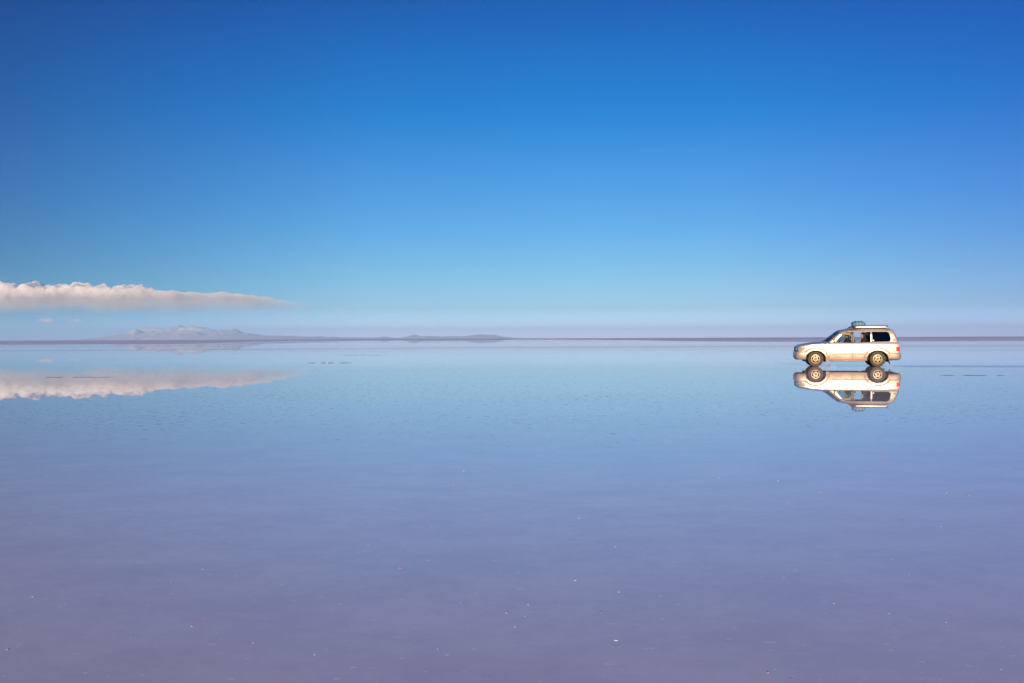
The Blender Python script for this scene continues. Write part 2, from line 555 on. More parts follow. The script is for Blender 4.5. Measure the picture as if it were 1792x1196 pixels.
class Part:
    def __init__(self):
        self.v, self.f = [], []

    def add(self, v, f, flip=False):
        k = len(self.v)
        self.v += [tuple(p) for p in v]
        self.f += [tuple(i + k for i in (t[::-1] if flip else t)) for t in f]
        return self

    def panel(self, polys, side, step=.045, off=0.0, flange=.03):
        """A body-side sheet over outlines in (u, h); side -1 near the camera, +1 beyond; edges turned in."""
        p, f = fill(polys, step)
        vs = [(u - CX, side * (half(u, h) + off), h) for u, h in p]
        self.add(vs, f, flip=side > 0)
        if flange:
            cnt = {}
            for t in f:
                for a, b in zip(t, t[1:] + t[:1]):
                    cnt[(a, b)] = 1
            nv, nf = [], []
            for (a, b) in cnt:
                if (b, a) not in cnt:
                    k = len(nv)
                    A, B = Vector(vs[a]), Vector(vs[b])
                    d = Vector((0, -side * flange, 0))
                    nv += [A, B, B + d, A + d]
                    nf.append((k + 1, k, k + 3, k + 2))
            self.add(nv, nf, flip=side > 0)
        return self

    def cross(self, path, n=16, off=0.0, s0=-1.0, s1=1.0):
        """Sheet from side to side; path rows (u, h, bulge u, bulge h)."""
        rows = []
        for u, h, bu, bh in path:
            e = half(u, h)
            rows.append([(u + bu * (1 - s * s) - CX - (off if bu < 0 else -off if bu > 0 else 0), s * e, h + bh * (1 - s * s) + (off if bh > .015 else 0))
                         for s in [s0 + (s1 - s0) * i / n for i in range(n + 1)]])
        v = [p for r in rows for p in r]
        f = [(j * (n + 1) + i, (j + 1) * (n + 1) + i, (j + 1) * (n + 1) + i + 1, j * (n + 1) + i + 1) for j in range(len(rows) - 1) for i in range(n)]
        return self.add(v, f)

    def sweep(self, plan, prof, inward):
        """Bumper: plan path (u, y) with outline rows (out, h)."""
        v, f = [], []
        n = len(plan)
        for i, (u, y) in enumerate(plan):
            a, b = plan[max(0, i - 1)], plan[min(n - 1, i + 1)]
            t = Vector((b[0] - a[0], b[1] - a[1])).normalized()
            nrm = Vector((t.y, -t.x)) * inward
            for o, h in prof:
                v.append((u - CX + nrm.x * o, y + nrm.y * o, h))
        m_ = len(prof)
        for i in range(n - 1):
            for j in range(m_ - 1):
                f.append((i * m_ + j, i * m_ + j + 1, (i + 1) * m_ + j + 1, (i + 1) * m_ + j))
        f += [tuple(range(m_)), tuple((n - 1) * m_ + j for j in range(m_))[::-1]]
        return self.add(v, f)

    def lathe(self, prof, c, n=48, cap=False):
        """prof rows (radius, y); axis along car-local y through c."""
        v, f = [], []
        for r, y in prof:
            v += [(c[0] + r * cos(2 * pi * k / n), c[1] + y, c[2] + r * sin(2 * pi * k / n)) for k in range(n)]
        for j in range(len(prof) - 1):
            f += [(j * n + k, j * n + (k + 1) % n, (j + 1) * n + (k + 1) % n, (j + 1) * n + k) for k in range(n)]
        if cap:
            f += [tuple(range(n)), tuple((len(prof) - 1) * n + k for k in range(n))[::-1]]
        return self.add(v, f)

    def box(self, lo, hi, bevel=.02, seg=3, fn=None):
        bm = bmesh.new()
        bmesh.ops.create_cube(bm, size=1.0)
        for q in bm.verts:
            q.co = Vector([lo[i] + (hi[i] - lo[i]) * (q.co[i] + .5) for i in range(3)])
        if bevel:
            bmesh.ops.bevel(bm, geom=bm.edges[:], offset=bevel, segments=seg, affect='EDGES', profile=.5)
        v = [fn(q.co.copy()) if fn else q.co.copy() for q in bm.verts]
        bm.verts.index_update()
        f = [tuple(q.index for q in t.verts) for t in bm.faces]
        bm.free()
        return self.add(v, f)

    def tube(self, pts, r, n=10):
        pts = [Vector(p) for p in pts]
        v, f = [], []
        rr = r if isinstance(r, (list, tuple)) else [r] * len(pts)
        for i, p in enumerate(pts):
            t = (pts[min(i + 1, len(pts) - 1)] - pts[max(i - 1, 0)]).normalized()
            a = t.orthogonal().normalized() if abs(t.z) > .9 else Vector((-t.y, t.x, 0)).normalized()
            b = t.cross(a)
            v += [p + (a * cos(2 * pi * k / n) + b * sin(2 * pi * k / n)) * rr[i] for k in range(n)]
        for i in range(len(pts) - 1):
            f += [(i * n + k, i * n + (k + 1) % n, (i + 1) * n + (k + 1) % n, (i + 1) * n + k) for k in range(n)]
        f += [tuple(range(n))[::-1], tuple((len(pts) - 1) * n + k for k in range(n))]
        return self.add(v, f)

    def build(self, name, mat, parent=None, angle=40, label=None):
        o = link_mesh(name, self.v, self.f, mat, parent)
        bm = bmesh.new()
        bm.from_mesh(o.data)
        bmesh.ops.remove_doubles(bm, verts=bm.verts, dist=.0004)
        bmesh.ops.recalc_face_normals(bm, faces=bm.faces)
        for e in bm.edges:
            if len(e.link_faces) == 2 and e.calc_face_angle(0) > radians(angle):
                e.smooth = False
        bm.to_mesh(o.data)
        bm.free()
        if label:
            o['label'] = label
        return o


def flat(name, color, rough=.5, metal=0.0, dust=0.0, coat=0.0, dust_col=(.42, .33, .25, 1)):
    """Plain surface with a little uneven dust or wear."""
    m = Mat(name)
    pos = m.n('ShaderNodeTexCoord').outputs['Object']
    n = m.noise(pos, 14, 4, .6)
    c = m.mix(m.math('MULTIPLY', m.step(n, .35, .7), dust), (*color, 1), dust_col)
    return m.surface(m.bsdf(c, m.math('ADD', rough - .06, m.math('MULTIPLY', n, .12)), metal, Coat_Weight=coat, Coat_Roughness=.08))


def paint():
    m = Mat('champagne_paint')
    pos = m.n('ShaderNodeTexCoord').outputs['Object']
    sep = m.n('ShaderNodeSeparateXYZ')
    m.put(sep.inputs[0], pos)
    n = m.noise(m.mapping(pos, (1.2, 2, 3)), 3.5, 5, .65)
    z = m.math('ADD', sep.outputs[2], m.math('MULTIPLY', m.math('SUBTRACT', n, .5), .55))
    dirt = m.math('MULTIPLY', m.step(z, .92, .26), .85)          # dried salt and mud thrown up along the sills
    c = m.mix(dirt, (.54, .48, .425, 1), (.36, .26, .21, 1))
    rough = m.math('ADD', .30, m.math('MULTIPLY', dirt, .45))
    return m.surface(m.bsdf(c, rough, .45, Coat_Weight=m.math('SUBTRACT', .5, m.math('MULTIPLY', dirt, .5)), Coat_Roughness=.1))


def glass(name, tint, spec=1.5):
    m = Mat(name)
    tr = m.n('ShaderNodeBsdfTransparent')
    tr.inputs[0].default_value = (*tint, 1)
    gl = m.n('ShaderNodeBsdfGlossy')
    gl.inputs['Roughness'].default_value = .02
    fr = m.n('ShaderNodeFresnel')
    fr.inputs['IOR'].default_value = spec
    return m.surface(m.mixs(fr.outputs[0], tr.outputs[0], gl.outputs[0]))


M = dict(
    paint=paint(), black=flat('black_trim', (.014, .014, .016), .5, dust=.06), rubber=flat('tyre_rubber', (.05, .043, .038), .8, dust=.7, dust_col=(.13, .105, .088, 1)),
    rim=flat('alloy_rim', (.25, .195, .135), .38, .35, dust=.3), well=flat('underbody', (.012, .011, .011), .85, dust=.3, dust_col=(.05, .04, .035, 1)),
    window=glass('tinted_glass', (.70, .76, .71)), clear=glass('clear_glass', (.96, .97, .97), 1.15), dark=glass('privacy_glass', (.045, .05, .055)),
    lamp=flat('lamp_lens', (.34, .31, .29), .12, .3, coat=1), amber=flat('amber_lens', (.85, .26, .02), .15, coat=1), red=flat('red_lens', (.75, .02, .02), .18, coat=1),
    clearred=flat('pale_lens', (.80, .50, .44), .18, coat=1), chrome=flat('chrome', (.6, .58, .55), .18, 1.0), trim=flat('cabin_trim', (.52, .40, .27), .8),
    seat=flat('seat_cloth', (.055, .05, .06), .9), dash=flat('dashboard', (.06, .05, .05), .7), silver=flat('rack_aluminium', (.80, .76, .72), .35, .3, dust=.15),
    rackbrown=flat('rack_rail', (.10, .07, .055), .5, .3, dust=.15), white=flat('plain_white', (.85, .85, .82), .5))

car = bpy.data.objects.new('off_road_car', None)
COL.objects.link(car)
car.location = CAR
YAW = radians(-12)
car.rotation_euler = (0, 0, YAW)
XS = .965
car.scale = (XS, 1, 1)
tag(car, 'beige four-wheel-drive estate car with a roof rack, driving through shallow water on the salt flat', 'car')

arch_f = ellipse(FA[0], FA[1], .475, .405, -14, 172, 26)
arch_r = [p for p in ellipse(RA[0], RA[1], .49, .405, -8, 190, 28)]
cut_r = 3.51
q_arch = [p for p in arch_r if p[0] > cut_r + .012]
d_arch = [p for p in arch_r if p[0] < cut_r - .004]
fender = [(.17, .52), (.12, .70), (.10, .78), (.11, .88), (.145, .935), (.22, .975), (.6, 1.045), (1.0, 1.092), (1.43, 1.122), (1.53, 1.135), (1.592, 1.13), (1.592, .235), (1.43, .235)] + arch_f + [(.47, .50)]
upper = ([(1.53, 1.137), (2.09, 1.598), (2.19, 1.648), (2.45, 1.705), (3.1, 1.747), (3.9, 1.744), (4.40, 1.722), (4.51, 1.68), (4.575, 1.60), (4.69, 1.345), (4.77, 1.118), (4.815, .85), (4.82, .62), (4.80, .5), (4.30, .5)]
         + q_arch + [(3.518, .69), (3.518, 1.662), (2.645, 1.668), (2.32, 1.640), (2.20, 1.590), (1.72, 1.195), (1.598, 1.138)])
door_front = [(1.60, .25), (2.635, .25), (2.635, 1.660), (2.325, 1.633), (2.207, 1.583), (1.726, 1.188), (1.60, 1.128)]
win_front = [(1.86, 1.125), (2.60, 1.108), (2.60, 1.622), (2.345, 1.605), (2.24, 1.56), (1.875, 1.165)]
door_rear = [(2.645, .25)] + d_arch[::-1] + [(3.508, .70), (3.508, 1.654), (2.645, 1.660)]
win_rear = [(2.715, 1.108), (3.487, 1.135), (3.487, 1.616), (2.715, 1.622)]
win_quarter = [(3.55, 1.145), (4.28, 1.158), (4.36, 1.18), (4.40, 1.24), (4.39, 1.36), (4.355, 1.49), (4.30, 1.58), (4.22, 1.612), (3.55, 1.616)]


def inset(poly, d):
    cx_, cy_ = sum(p[0] for p in poly) / len(poly), sum(p[1] for p in poly) / len(poly)
    return [(p[0] + (d if p[0] < cx_ else -d), p[1] + (d if p[1] < cy_ else -d)) for p in poly]


# body shell: fenders, pillars, quarters, nose, tail and roof skin
b = Part()
for sd in (-1, 1):
    b.panel([fender], sd)
    b.panel([upper, win_quarter], sd)
b.cross([(.17, .55, -.05, 0), (.12, .70, -.07, 0), (.10, .78, -.08, 0), (.11, .88, -.08, 0), (.145, .935, -.08, 0.014)])
b.cross([(2.10, 1.603, -.11, .05), (2.19, 1.648, -.09, .06), (2.45, 1.705, 0, .06), (2.8, 1.734, 0, .06), (3.1, 1.747, 0, .06), (3.9, 1.744, 0, .06), (4.40, 1.722, .03, .05), (4.51, 1.68, .05, .03), (4.575, 1.60, .06, 0)])
b.cross([(4.575, 1.60, .06, 0), (4.69, 1.345, .07, 0), (4.77, 1.118, .07, 0), (4.815, .85, .07, 0), (4.82, .62, .07, 0), (4.80, .5, .05, 0)])
b.cross([(1.40, 1.120, -.10, .06), (1.56, 1.160, -.12, .05)])
b.build('body', M['paint'], car)
hp_ = [(.145, .935, -.08, .014), (.175, .955, -.075, .04), (.22, .975, -.06, .05), (.6, 1.045, 0, .065), (1.0, 1.092, -.02, .07), (1.40, 1.119, -.10, .06)]
Part().cross(hp_, off=.003).build('hood', M['paint'], car)
# inner tub and underside
t = Part()
t.box((.50 - CX, -.70, .30), (4.62 - CX, .70, .50), .05)
t.box((1.55 - CX, -.88, .28), (3.25 - CX, .88, .46), .04)
t.box((4.30 - CX, -.80, .30), (4.78 - CX, .80, .50), .03)
t.box((.35 - CX, -.72, .52), (1.52 - CX, .72, .92), .08)
for c in (FA, RA):
    for sd in (-1, 1):
        arc = ellipse(c[0], c[1], .50, .43, -18, 198, 24)
        v = [(u - CX, sd * y, h) for y in (.885, .52) for u, h in arc]
        n = len(arc)
        t.add(v, [(i, i + 1, n + i + 1, n + i) for i in range(n - 1)] + [tuple(n + i for i in range(n))])
    t.tube([(c[0] - CX, -.75, .33), (c[0] - CX, .75, .33)], .06)
t.tube([(3.2 - CX, .45, .27), (4.1 - CX, .5, .26), (4.7 - CX, .5, .30)], .035)
t.build('underbody', M['well'], car)
# bumpers
fb = [(.50, -.960), (.34, -.955), (.20, -.940), (.10, -.895), (.045, -.81), (.02, -.70), (.008, -.45), (.002, -.2), (0, 0)]
fb += [(u, -y) for u, y in fb[-2::-1]]
Part().sweep(fb, [(-.05, .712), (-.01, .705), (.012, .675), (.018, .60), (.018, .52), (.004, .43), (-.03, .355), (-.08, .322), (-.16, .318), (-.18, .5)], -1).build('front_bumper', M['paint'], car)
Part().sweep([(u + .02, y * .975) for u, y in fb], [(-.05, .738), (-.008, .734), (-.008, .706), (-.05, .702)], -1).build('bumper_gap_strip', M['black'], car)  # black strip added to paint the dark gap between bumper and nose
rb = [(4.285, -.950), (4.55, -.950), (4.72, -.93), (4.82, -.87), (4.865, -.77), (4.88, -.5), (4.885, 0)]
rb += [(u, -y) for u, y in rb[-2::-1]]
Part().sweep(rb, [(-.05, .638), (-.01, .632), (.012, .605), (.014, .50), (.006, .40), (-.02, .345), (-.06, .325), (-.14, .32), (-.16, .5)], 1).build('rear_bumper', M['paint'], car)
# doors with glass and handles
for sd in (-1, 1):
    for nm, outl, win, gm, hx, hh in (('front_door', door_front, win_front, 'window', 2.36, .985), ('rear_door', door_rear, win_rear, 'clear', 3.30, .995)):
        d = Part().panel([outl, win], sd, .026).build(nm, M['paint'], car)
        Part().panel([win], sd, step=.09, off=-.018, flange=0).build('window', M[gm], d)
        y = half(hx + .1, hh)
        h_ = Part().box((hx - CX, sd * (y + .004) - .010, hh - .016), (hx + .19 - CX, sd * (y + .004) + .022 * (1 if sd > 0 else 1) - (.012 if sd < 0 else 0), hh + .020), .008, 2)
        h_.box((hx + .015 - CX, sd * (y + .012) - .018, hh - .010), (hx + .175 - CX, sd * (y + .012) + .018, hh + .010), .007, 2)
        h_.build('handle', M['chrome'], d)
    Part().panel([win_quarter], sd, step=.08, off=-.012, flange=0).build('quarter_window', M['dark'], car)
    Part().panel([[(2.602, 1.106), (2.713, 1.108), (2.713, 1.624), (2.602, 1.624)]], sd, step=.05, off=.003, flange=.05).build('window_pillar', M['black'], car)
    s_ = Part().tube([(1.60 - CX, sd * .93, .30), (1.66 - CX, sd * .965, .295), (2.4 - CX, sd * .97, .29), (3.12 - CX, sd * .965, .295), (3.22 - CX, sd * .93, .30)], [.035, .042, .042, .042, .035], 12)
    s_.build('side_step', M['paint'], car)
    Part().panel([[(.145, .745), (.315, .735), (.335, .80), (.345, .905), (.20, .935), (.155, .905)]], sd, .03, .008, .02).cross([(.12, .74, -.07, 0), (.10, .78, -.08, 0), (.11, .88, -.08, 0), (.13, .92, -.08, 0)], 8, .006, .62 * sd, .995 * sd).build('headlight', M['lamp'], car)
    Part().panel([[(.325, .735), (.395, .77), (.455, .845), (.475, .905), (.352, .905), (.342, .80)]], sd, .03, .008, .02).build('turn_signal', M['amber'], car)
    tl = Part().panel([[(4.648, .725), (4.80, .725), (4.808, .86), (4.80, .92), (4.64, .905)]], sd, .03, .010, .025).cross([(4.82, .725, .07, 0), (4.815, .85, .07, 0), (4.805, .915, .07, 0)], 6, .008, .72 * sd, .995 * sd).build('tail_light', M['red'], car)
    Part().panel([[(4.64, .912), (4.797, .926), (4.785, 1.005), (4.72, 1.02), (4.66, .98)]], sd, .03, .010, .025).build('reversing_lens', M['clearred'], tl)
    Part().panel([[(4.50, 1.215), (4.64, 1.205), (4.625, 1.245), (4.595, 1.265), (4.51, 1.262)]], sd, .03, .004, .01).build('air_vent', M['rackbrown'], car)
    # door mirror
    y = half(1.84, 1.12)
    mr = Part().box((1.795 - CX, min(sd * (y + .03), sd * (y + .22)), 1.115), (1.90 - CX, max(sd * (y + .03), sd * (y + .22)), 1.285), .035, 4)
    mr.box((1.80 - CX, min(sd * (y - .03), sd * (y + .08)), 1.118), (1.87 - CX, max(sd * (y - .03), sd * (y + .08)), 1.165), .015, 2)
    mr = mr.build('door_mirror', M['paint'], car)
    Part().box((1.897 - CX, min(sd * (y + .05), sd * (y + .20)), 1.135), (1.905 - CX, max(sd * (y + .05), sd * (y + .20)), 1.265), .003, 1).build('mirror_glass', M['chrome'], mr)
    # mud flaps
    Part().box((0, min(sd * .66, sd * .93), -.24), (.018, max(sd * .66, sd * .93), 0), .006, 1, fn=lambda q: Vector((q.x + 4.275 - CX - q.z * .30, q.y, q.z + .36))).build('mud_flap', M['black'], car)
    Part().box((0, min(sd * .66, sd * .93), -.16), (.018, max(sd * .66, sd * .93), 0), .006, 1, fn=lambda q: Vector((q.x + 1.40 - CX - q.z * .12, q.y, q.z + .38))).build('mud_flap', M['black'], car)
Part().panel([ellipse(3.615, 1.212, .034, .034, 0, 345, 23)], -1, .02, -.006, 0).build('white_disc', M['white'], car)  # small white disc low on the near quarter window
ws = [(1.53, 1.140, -.15, .05), (1.67, 1.255, -.15, .05), (1.81, 1.370, -.14, .05), (1.95, 1.486, -.13, .05), (2.09, 1.602, -.11, .05)]
Part().cross(ws, 18).build('windscreen', M['window'], car)
wp = Part()
for y0 in (-.55, .05):
    wp.tube([(1.40 - CX, y0 + .1, 1.215), (1.37 - CX, y0 + .25, 1.222), (1.40 - CX, y0 + .55, 1.22)], .010, 6)
wp.build('wiper', M['black'], car)
Part().cross([(4.60, 1.54, .066, 0), (4.69, 1.345, .07, 0), (4.76, 1.16, .07, 0)], 10, .008, -.82, .82).build('rear_window', M['dark'], car)
gr = Part()
for k in range(6):
    h = .735 + .034 * k
    gr.cross([(.118 - .0 * k, h, -.08, 0), (.108, h + .020, -.08, 0)], 10, .014, -.56, .56)
gr.cross([(.12, .725, -.07, 0), (.10, .78, -.08, 0), (.11, .88, -.08, 0), (.135, .935, -.08, 0)], 10, .004, -.60, .60)
gr.build('grille', M['black'], car)
Part().box((-.012, -.26, .50), (.0, .26, .62), .004, 1, fn=lambda q: Vector((q.x - .005 - CX, q.y, q.z))).build('number_plate', M['white'], car)
Part().tube([(4.80 - CX, 0, .36), (4.93 - CX, 0, .36), (4.95 - CX, 0, .40)], .028, 8).build('tow_hook', M['black'], car)

# wheels
rim_p, rim_f = fill([ellipse(0, 0, .205, .205, 0, 352.5, 47)] + [[(.138 * cos(a) + .040 * cos(q) * cos(a) - .050 * sin(q) * sin(a), .138 * sin(a) + .040 * cos(q) * sin(a) + .050 * sin(q) * cos(a))
                for q in [2 * pi * j / 14 for j in range(14)]] for a in [radians(90 + 72 * k) for k in range(5)]], .022)
for c in (FA, RA):
    for sd in (-1, 1):
        wl = Part()
        cc = (c[0] - CX, sd * .80, c[1])
        tread = [(.226, .115), (.24, .128), (.285, .138), (.325, .132), (.345, .118), (.357, .10), (.36, .06), (.36, -.06), (.357, -.10), (.345, -.118), (.30, -.132), (.226, -.11)]
        ty = Part().lathe([(r, sd * y) for r, y in tread], cc, 72)
        for k in range(36):                      # tread blocks and shoulder lugs
            a = 2 * pi * k / 36
            for yy, w_, sh in ((.098, .05, 0), (.033, .045, .5), (-.033, .045, 0), (-.098, .05, .5)):
                a2 = a + sh * 2 * pi / 36

                def place(q, a2=a2):
                    r = .355 + q.z
                    return Vector((cc[0] + r * cos(a2 + q.x / .36), cc[1] + sd * q.y, cc[2] + r * sin(a2 + q.x / .36)))
                ty.box((-.020, yy - w_ / 2, -.012), (.020, yy + w_ / 2, .011 if abs(yy) < .05 else .005), .004, 1, fn=place)
        w_root = ty.build('wheel', M['rubber'], car, 30)
        rp = Part()
        dish = lambda r: sd * (.100 + .018 * sstep(.20, .10, r) + (.020 * sstep(.055, .045, r)))
        for dy in (0, -.012):
            rp.add([(cc[0] + x, cc[1] + dish(hypot(x, z)) + sd * dy, cc[2] + z) for x, z in rim_p], rim_f)
        rp.lathe([(.203, sd * .088), (.208, sd * .104), (.222, sd * .122), (.230, sd * .124), (.232, sd * .112)], cc, 48)
        rp.lathe([(.0001, sd * .144), (.028, sd * .143), (.040, sd * .136), (.044, sd * .118)], cc, 20)
        rp.build('rim', M['rim'], w_root)
        Part().lathe([(.0001, sd * .05), (.16, sd * .05), (.165, sd * .02), (.0001, sd * .02)], cc, 28).lathe([(.224, sd * .10), (.212, sd * .06), (.205, -sd * .10), (.0001, -sd * .10)], cc, 40).build('brake_disc', M['well'], w_root)

# cabin
cb = Part()
cb.cross([(2.16, 1.60, -.07, .03), (2.45, 1.665, 0, .05), (3.1, 1.70, 0, .05), (3.9, 1.70, 0, .05), (4.40, 1.67, .03, .03)], 12)
cb.build('headliner', M['trim'], car)
for y in (-.62, .30):
    Part().box((2.12 - CX, y, 1.52), (2.30 - CX, y + .34, 1.545), .01, 2, fn=lambda q: Vector((q.x, q.y, q.z + (q.x + CX - 2.12) * .35))).build('sun_visor', M['trim'], car)
Part().box((2.22 - CX, -.695, 1.465), (2.61 - CX, -.678, 1.585), .009, 2).build('sun_visor', flat('visor_cloth', (.62, .44, .22), .8), car)
Part().box((1.52 - CX, -.82, .80), (1.98 - CX, .82, 1.13), .09, 4, fn=lambda q: Vector((q.x, q.y, q.z - max(0, q.x + CX - 1.8) * .15))).build('dashboard', M['dash'], car)
sw = Part()
swc = Vector((2.06 - CX, -.38, 1.06))
ring = [swc + Matrix.Rotation(radians(-62), 3, 'Y') @ Vector((.185 * cos(a), .185 * sin(a), 0)) for a in [2 * pi * k / 28 for k in range(29)]]
sw.tube(ring, .015, 8)
sw.tube([swc, swc + Vector((-.22, 0, -.10))], .03, 8)
for a in (0.2, 2.94, 4.71):
    sw.tube([swc, swc + Matrix.Rotation(radians(-62), 3, 'Y') @ Vector((.18 * cos(a), .18 * sin(a), 0))], .014, 6)
sw.build('steering_wheel', M['black'], car)


def seat(u, y, w, mat, headrest=True):
    s = Part()
    s.box((u - .50 - CX, y - w / 2, .60), (u + .05 - CX, y + w / 2, .78), .06, 4)
    s.box((u - CX, y - w / 2, .66), (u + .16 - CX, y + w / 2, 1.24), .06, 4, fn=lambda q: Vector((q.x + (q.z - .66) * .28, q.y, q.z)))
    o = s.build('seat', mat, car)
    k = int(round(w / .5)) if w > .8 else 1
    for i in range(k):
        yy = y - w / 2 + w * (i + .5) / k
        r = Part().box((u + .17 - CX, yy - .13, 1.27), (u + .27 - CX, yy + .13, 1.44), .04, 4)
        r.tube([(u + .20 - CX, yy - .06, 1.20), (u + .21 - CX, yy - .06, 1.30)], .008, 6)
        r.tube([(u + .20 - CX, yy + .06, 1.20), (u + .21 - CX, yy + .06, 1.30)], .008, 6)
        r.build('headrest', mat, o)


seat(2.52, -.40, .52, M['seat'])
seat(2.52, .40, .52, M['seat'])
seat(3.33, 0, 1.36, M['seat'])

# roof rails and rack
for sd in (-1, 1):
    rl = Part()
    rl.tube([(2.46 - CX, sd * .66, 1.735), (2.56 - CX, sd * .66, 1.775), (2.9 - CX, sd * .66, 1.79), (3.9 - CX, sd * .66, 1.79), (4.16 - CX, sd * .655, 1.775), (4.30 - CX, sd * .65, 1.735)], .017, 8)
    for u in (2.62, 3.35, 4.1):
        rl.tube([(u - CX, sd * .66, 1.72), (u - CX, sd * .66, 1.785)], .02, 8)
    rl.build('roof_rail', M['rackbrown'], car)
rk = Part()
for u in (2.86, 3.30, 3.74, 4.18):
    rk.box((u - .02 - CX, -.66, 1.795), (u + .02 - CX, .66, 1.822), .006, 2)
for k in range(9):
    y = -.56 + .14 * k
    rk.box((2.80 - CX, y - .03, 1.824), (4.28 - CX, y + .03, 1.842), .006, 2)
rk = rk.build('roof_rack', M['silver'], car)
for sd in (-1, 1):
    Part().box((2.83 - CX, sd * .67 - .016, 1.806), (4.27 - CX, sd * .67 + .016, 1.858), .010, 3).build('rack_side_bar', M['silver'], rk)
rr_ = Part()
loop = [(4.24, -.68), (3.5, -.68), (2.86, -.68), (2.72, -.60), (2.64, -.45), (2.60, 0)]
loop += [(u, -y) for u, y in loop[-2::-1]]
rr_.tube([(u - CX, y, 1.893 - max(0, 2.86 - u) * .28) for u, y in loop], .020, 10)
for u in (2.95, 3.4, 3.85, 4.2):
    for sd in (-1, 1):
        rr_.tube([(u - CX, sd * .675, 1.85), (u - CX, sd * .68, 1.893)], .011, 6)
for y in (-.45, 0, .45):
    rr_.tube([(2.62 - CX + abs(y) * .05, y, 1.825), (2.85 - CX, y, 1.832)], .012, 6)
for u in (2.86, 3.30, 3.74, 4.18):
    for sd in (-1, 1):
        rr_.box((u - .03 - CX, sd * .655 - .025, 1.775), (u + .03 - CX, sd * .655 + .025, 1.806), .008, 2)
rr_.build('rack_rim', M['rackbrown'], rk)
for sd in (-1, 1):
    Part().box((4.225 - CX, sd * .68 - .035, 1.822), (4.305 - CX, sd * .68 + .035, 1.922), .028, 4).build('rack_end_cap', M['rackbrown'], rk)


# ------------------------------------------------------------------ the bag on the rack
def car_world(v):
    return Matrix.Translation(CAR) @ Matrix.Rotation(YAW, 4, 'Z') @ Vector((v[0] * XS, v[1], v[2]))


def cloth(name, a, b_):
    m = Mat(name)
    pos = m.n('ShaderNodeTexCoord').outputs['Object']
    n = m.noise(pos, 9, 5, .6)
    return m.surface(m.bsdf(m.mix(n, (*a, 1), (*b_, 1)), .65))


bag_v = []
bm = bmesh.new()
bmesh.ops.create_cube(bm, size=1.0)
bmesh.ops.subdivide_edges(bm, edges=bm.edges[:], cuts=17, use_grid_fill=True)
for q in bm.verts:
    p = q.co * 2
    s = max(abs(p.x), abs(p.y), abs(p.z))
    l = (abs(p.x) ** 3.4 + abs(p.y) ** 3.4 + abs(p.z) ** 3.4) ** (1 / 3.4)
    p = p * (s / l)
    z = p.z
    k = 1 + .07 * noise.noise(p * 2.1) + .04 * noise.noise(Vector((p.x * 7, p.y * 2, p.z * 2)))
    strap = min(abs(p.x - c) for c in (-.52, -.02, .42))
    k -= .045 * sstep(.10, .0, strap)
    slope = .10 * sstep(.3, 1.0, abs(p.x + .1)) * max(0, z)
    q.co = Vector((p.x * .312 * k, p.y * .33 * k, (z * k - slope + 1) * .138 if z > -.98 else 0.0))
me = bpy.data.meshes.new('luggage_bag')
bm.to_mesh(me)
bm.free()
me.polygons.foreach_set('use_smooth', [True] * len(me.polygons))
me.materials.append(cloth('blue_tarpaulin', (.055, .20, .42), (.12, .33, .58)))
bag = bpy.data.objects.new('luggage_bag', me)
COL.objects.link(bag)
bag.location = car_world((3.02 - CX, -.16, 1.842))
bag.rotation_euler = (0, 0, YAW)
bag.scale = (XS, 1, 1)
tag(bag, 'blue tarpaulin-wrapped bag strapped on the front of the roof rack', 'bag')
for c in (-.52, -.02, .42):
    s = Part()
    v = []
    n = 28
    for i in range(n):
        a = pi * (i / (n - 1)) - 0.0
        yy, zz = cos(a), sin(a)
        l = (abs(yy) ** 3.4 + abs(zz) ** 3.4) ** (1 / 3.4)
        for dx in (-.016, .016):
            v.append((c * .312 + dx, yy / l * .338, .138 + (zz / l * .150 if i not in (0, n - 1) else -.13)))
    s.add(v, [(2 * i, 2 * i + 1, 2 * i + 3, 2 * i + 2) for i in range(n - 1)])
    s.build('strap', M['black'], bag)


# ------------------------------------------------------------------ people in the car
def person(name, origin, joints, bones, mats, paint_face, label):
    """One continuous skinned body: joints name -> (x, y, z, radius), bones join them."""
    names = list(joints)
    me = bpy.data.meshes.new(name)
    me.from_pydata([joints[n][:3] for n in names], [(names.index(a), names.index(b)) for a, b in bones], [])
    o = bpy.data.objects.new(name, me)
    COL.objects.link(o)
    sk = o.modifiers.new('skin', 'SKIN')
    for n, d in zip(names, me.skin_vertices[0].data):
        r = joints[n][3]
        d.radius = (r, r) if not isinstance(r, tuple) else r
        d.use_root = n == 'pelvis'
    sub = o.modifiers.new('subsurf', 'SUBSURF')
    sub.levels = sub.render_levels = 2
    dg = bpy.context.evaluated_depsgraph_get()
    new = bpy.data.meshes.new_from_object(o.evaluated_get(dg))
    o.modifiers.clear()
    o.data = new
    new.materials.clear()
    for m_ in mats:
        new.materials.append(m_)
    for p in new.polygons:
        p.material_index = paint_face(p.center)
        p.use_smooth = True
    o.location = car_world(origin)
    o.rotation_euler = (0, 0, YAW)
    tag(o, label, 'person')
    return o


skin_m = flat('skin', (.42, .22, .14), .55)
navy = cloth('navy_jacket', (.018, .020, .045), (.035, .038, .075))
jeans = cloth('trousers', (.03, .03, .04), (.05, .05, .06))
darkcloth = cloth('dark_jacket', (.015, .014, .016), (.03, .027, .03))
hair_m = flat('hair', (.012, .009, .008), .6)


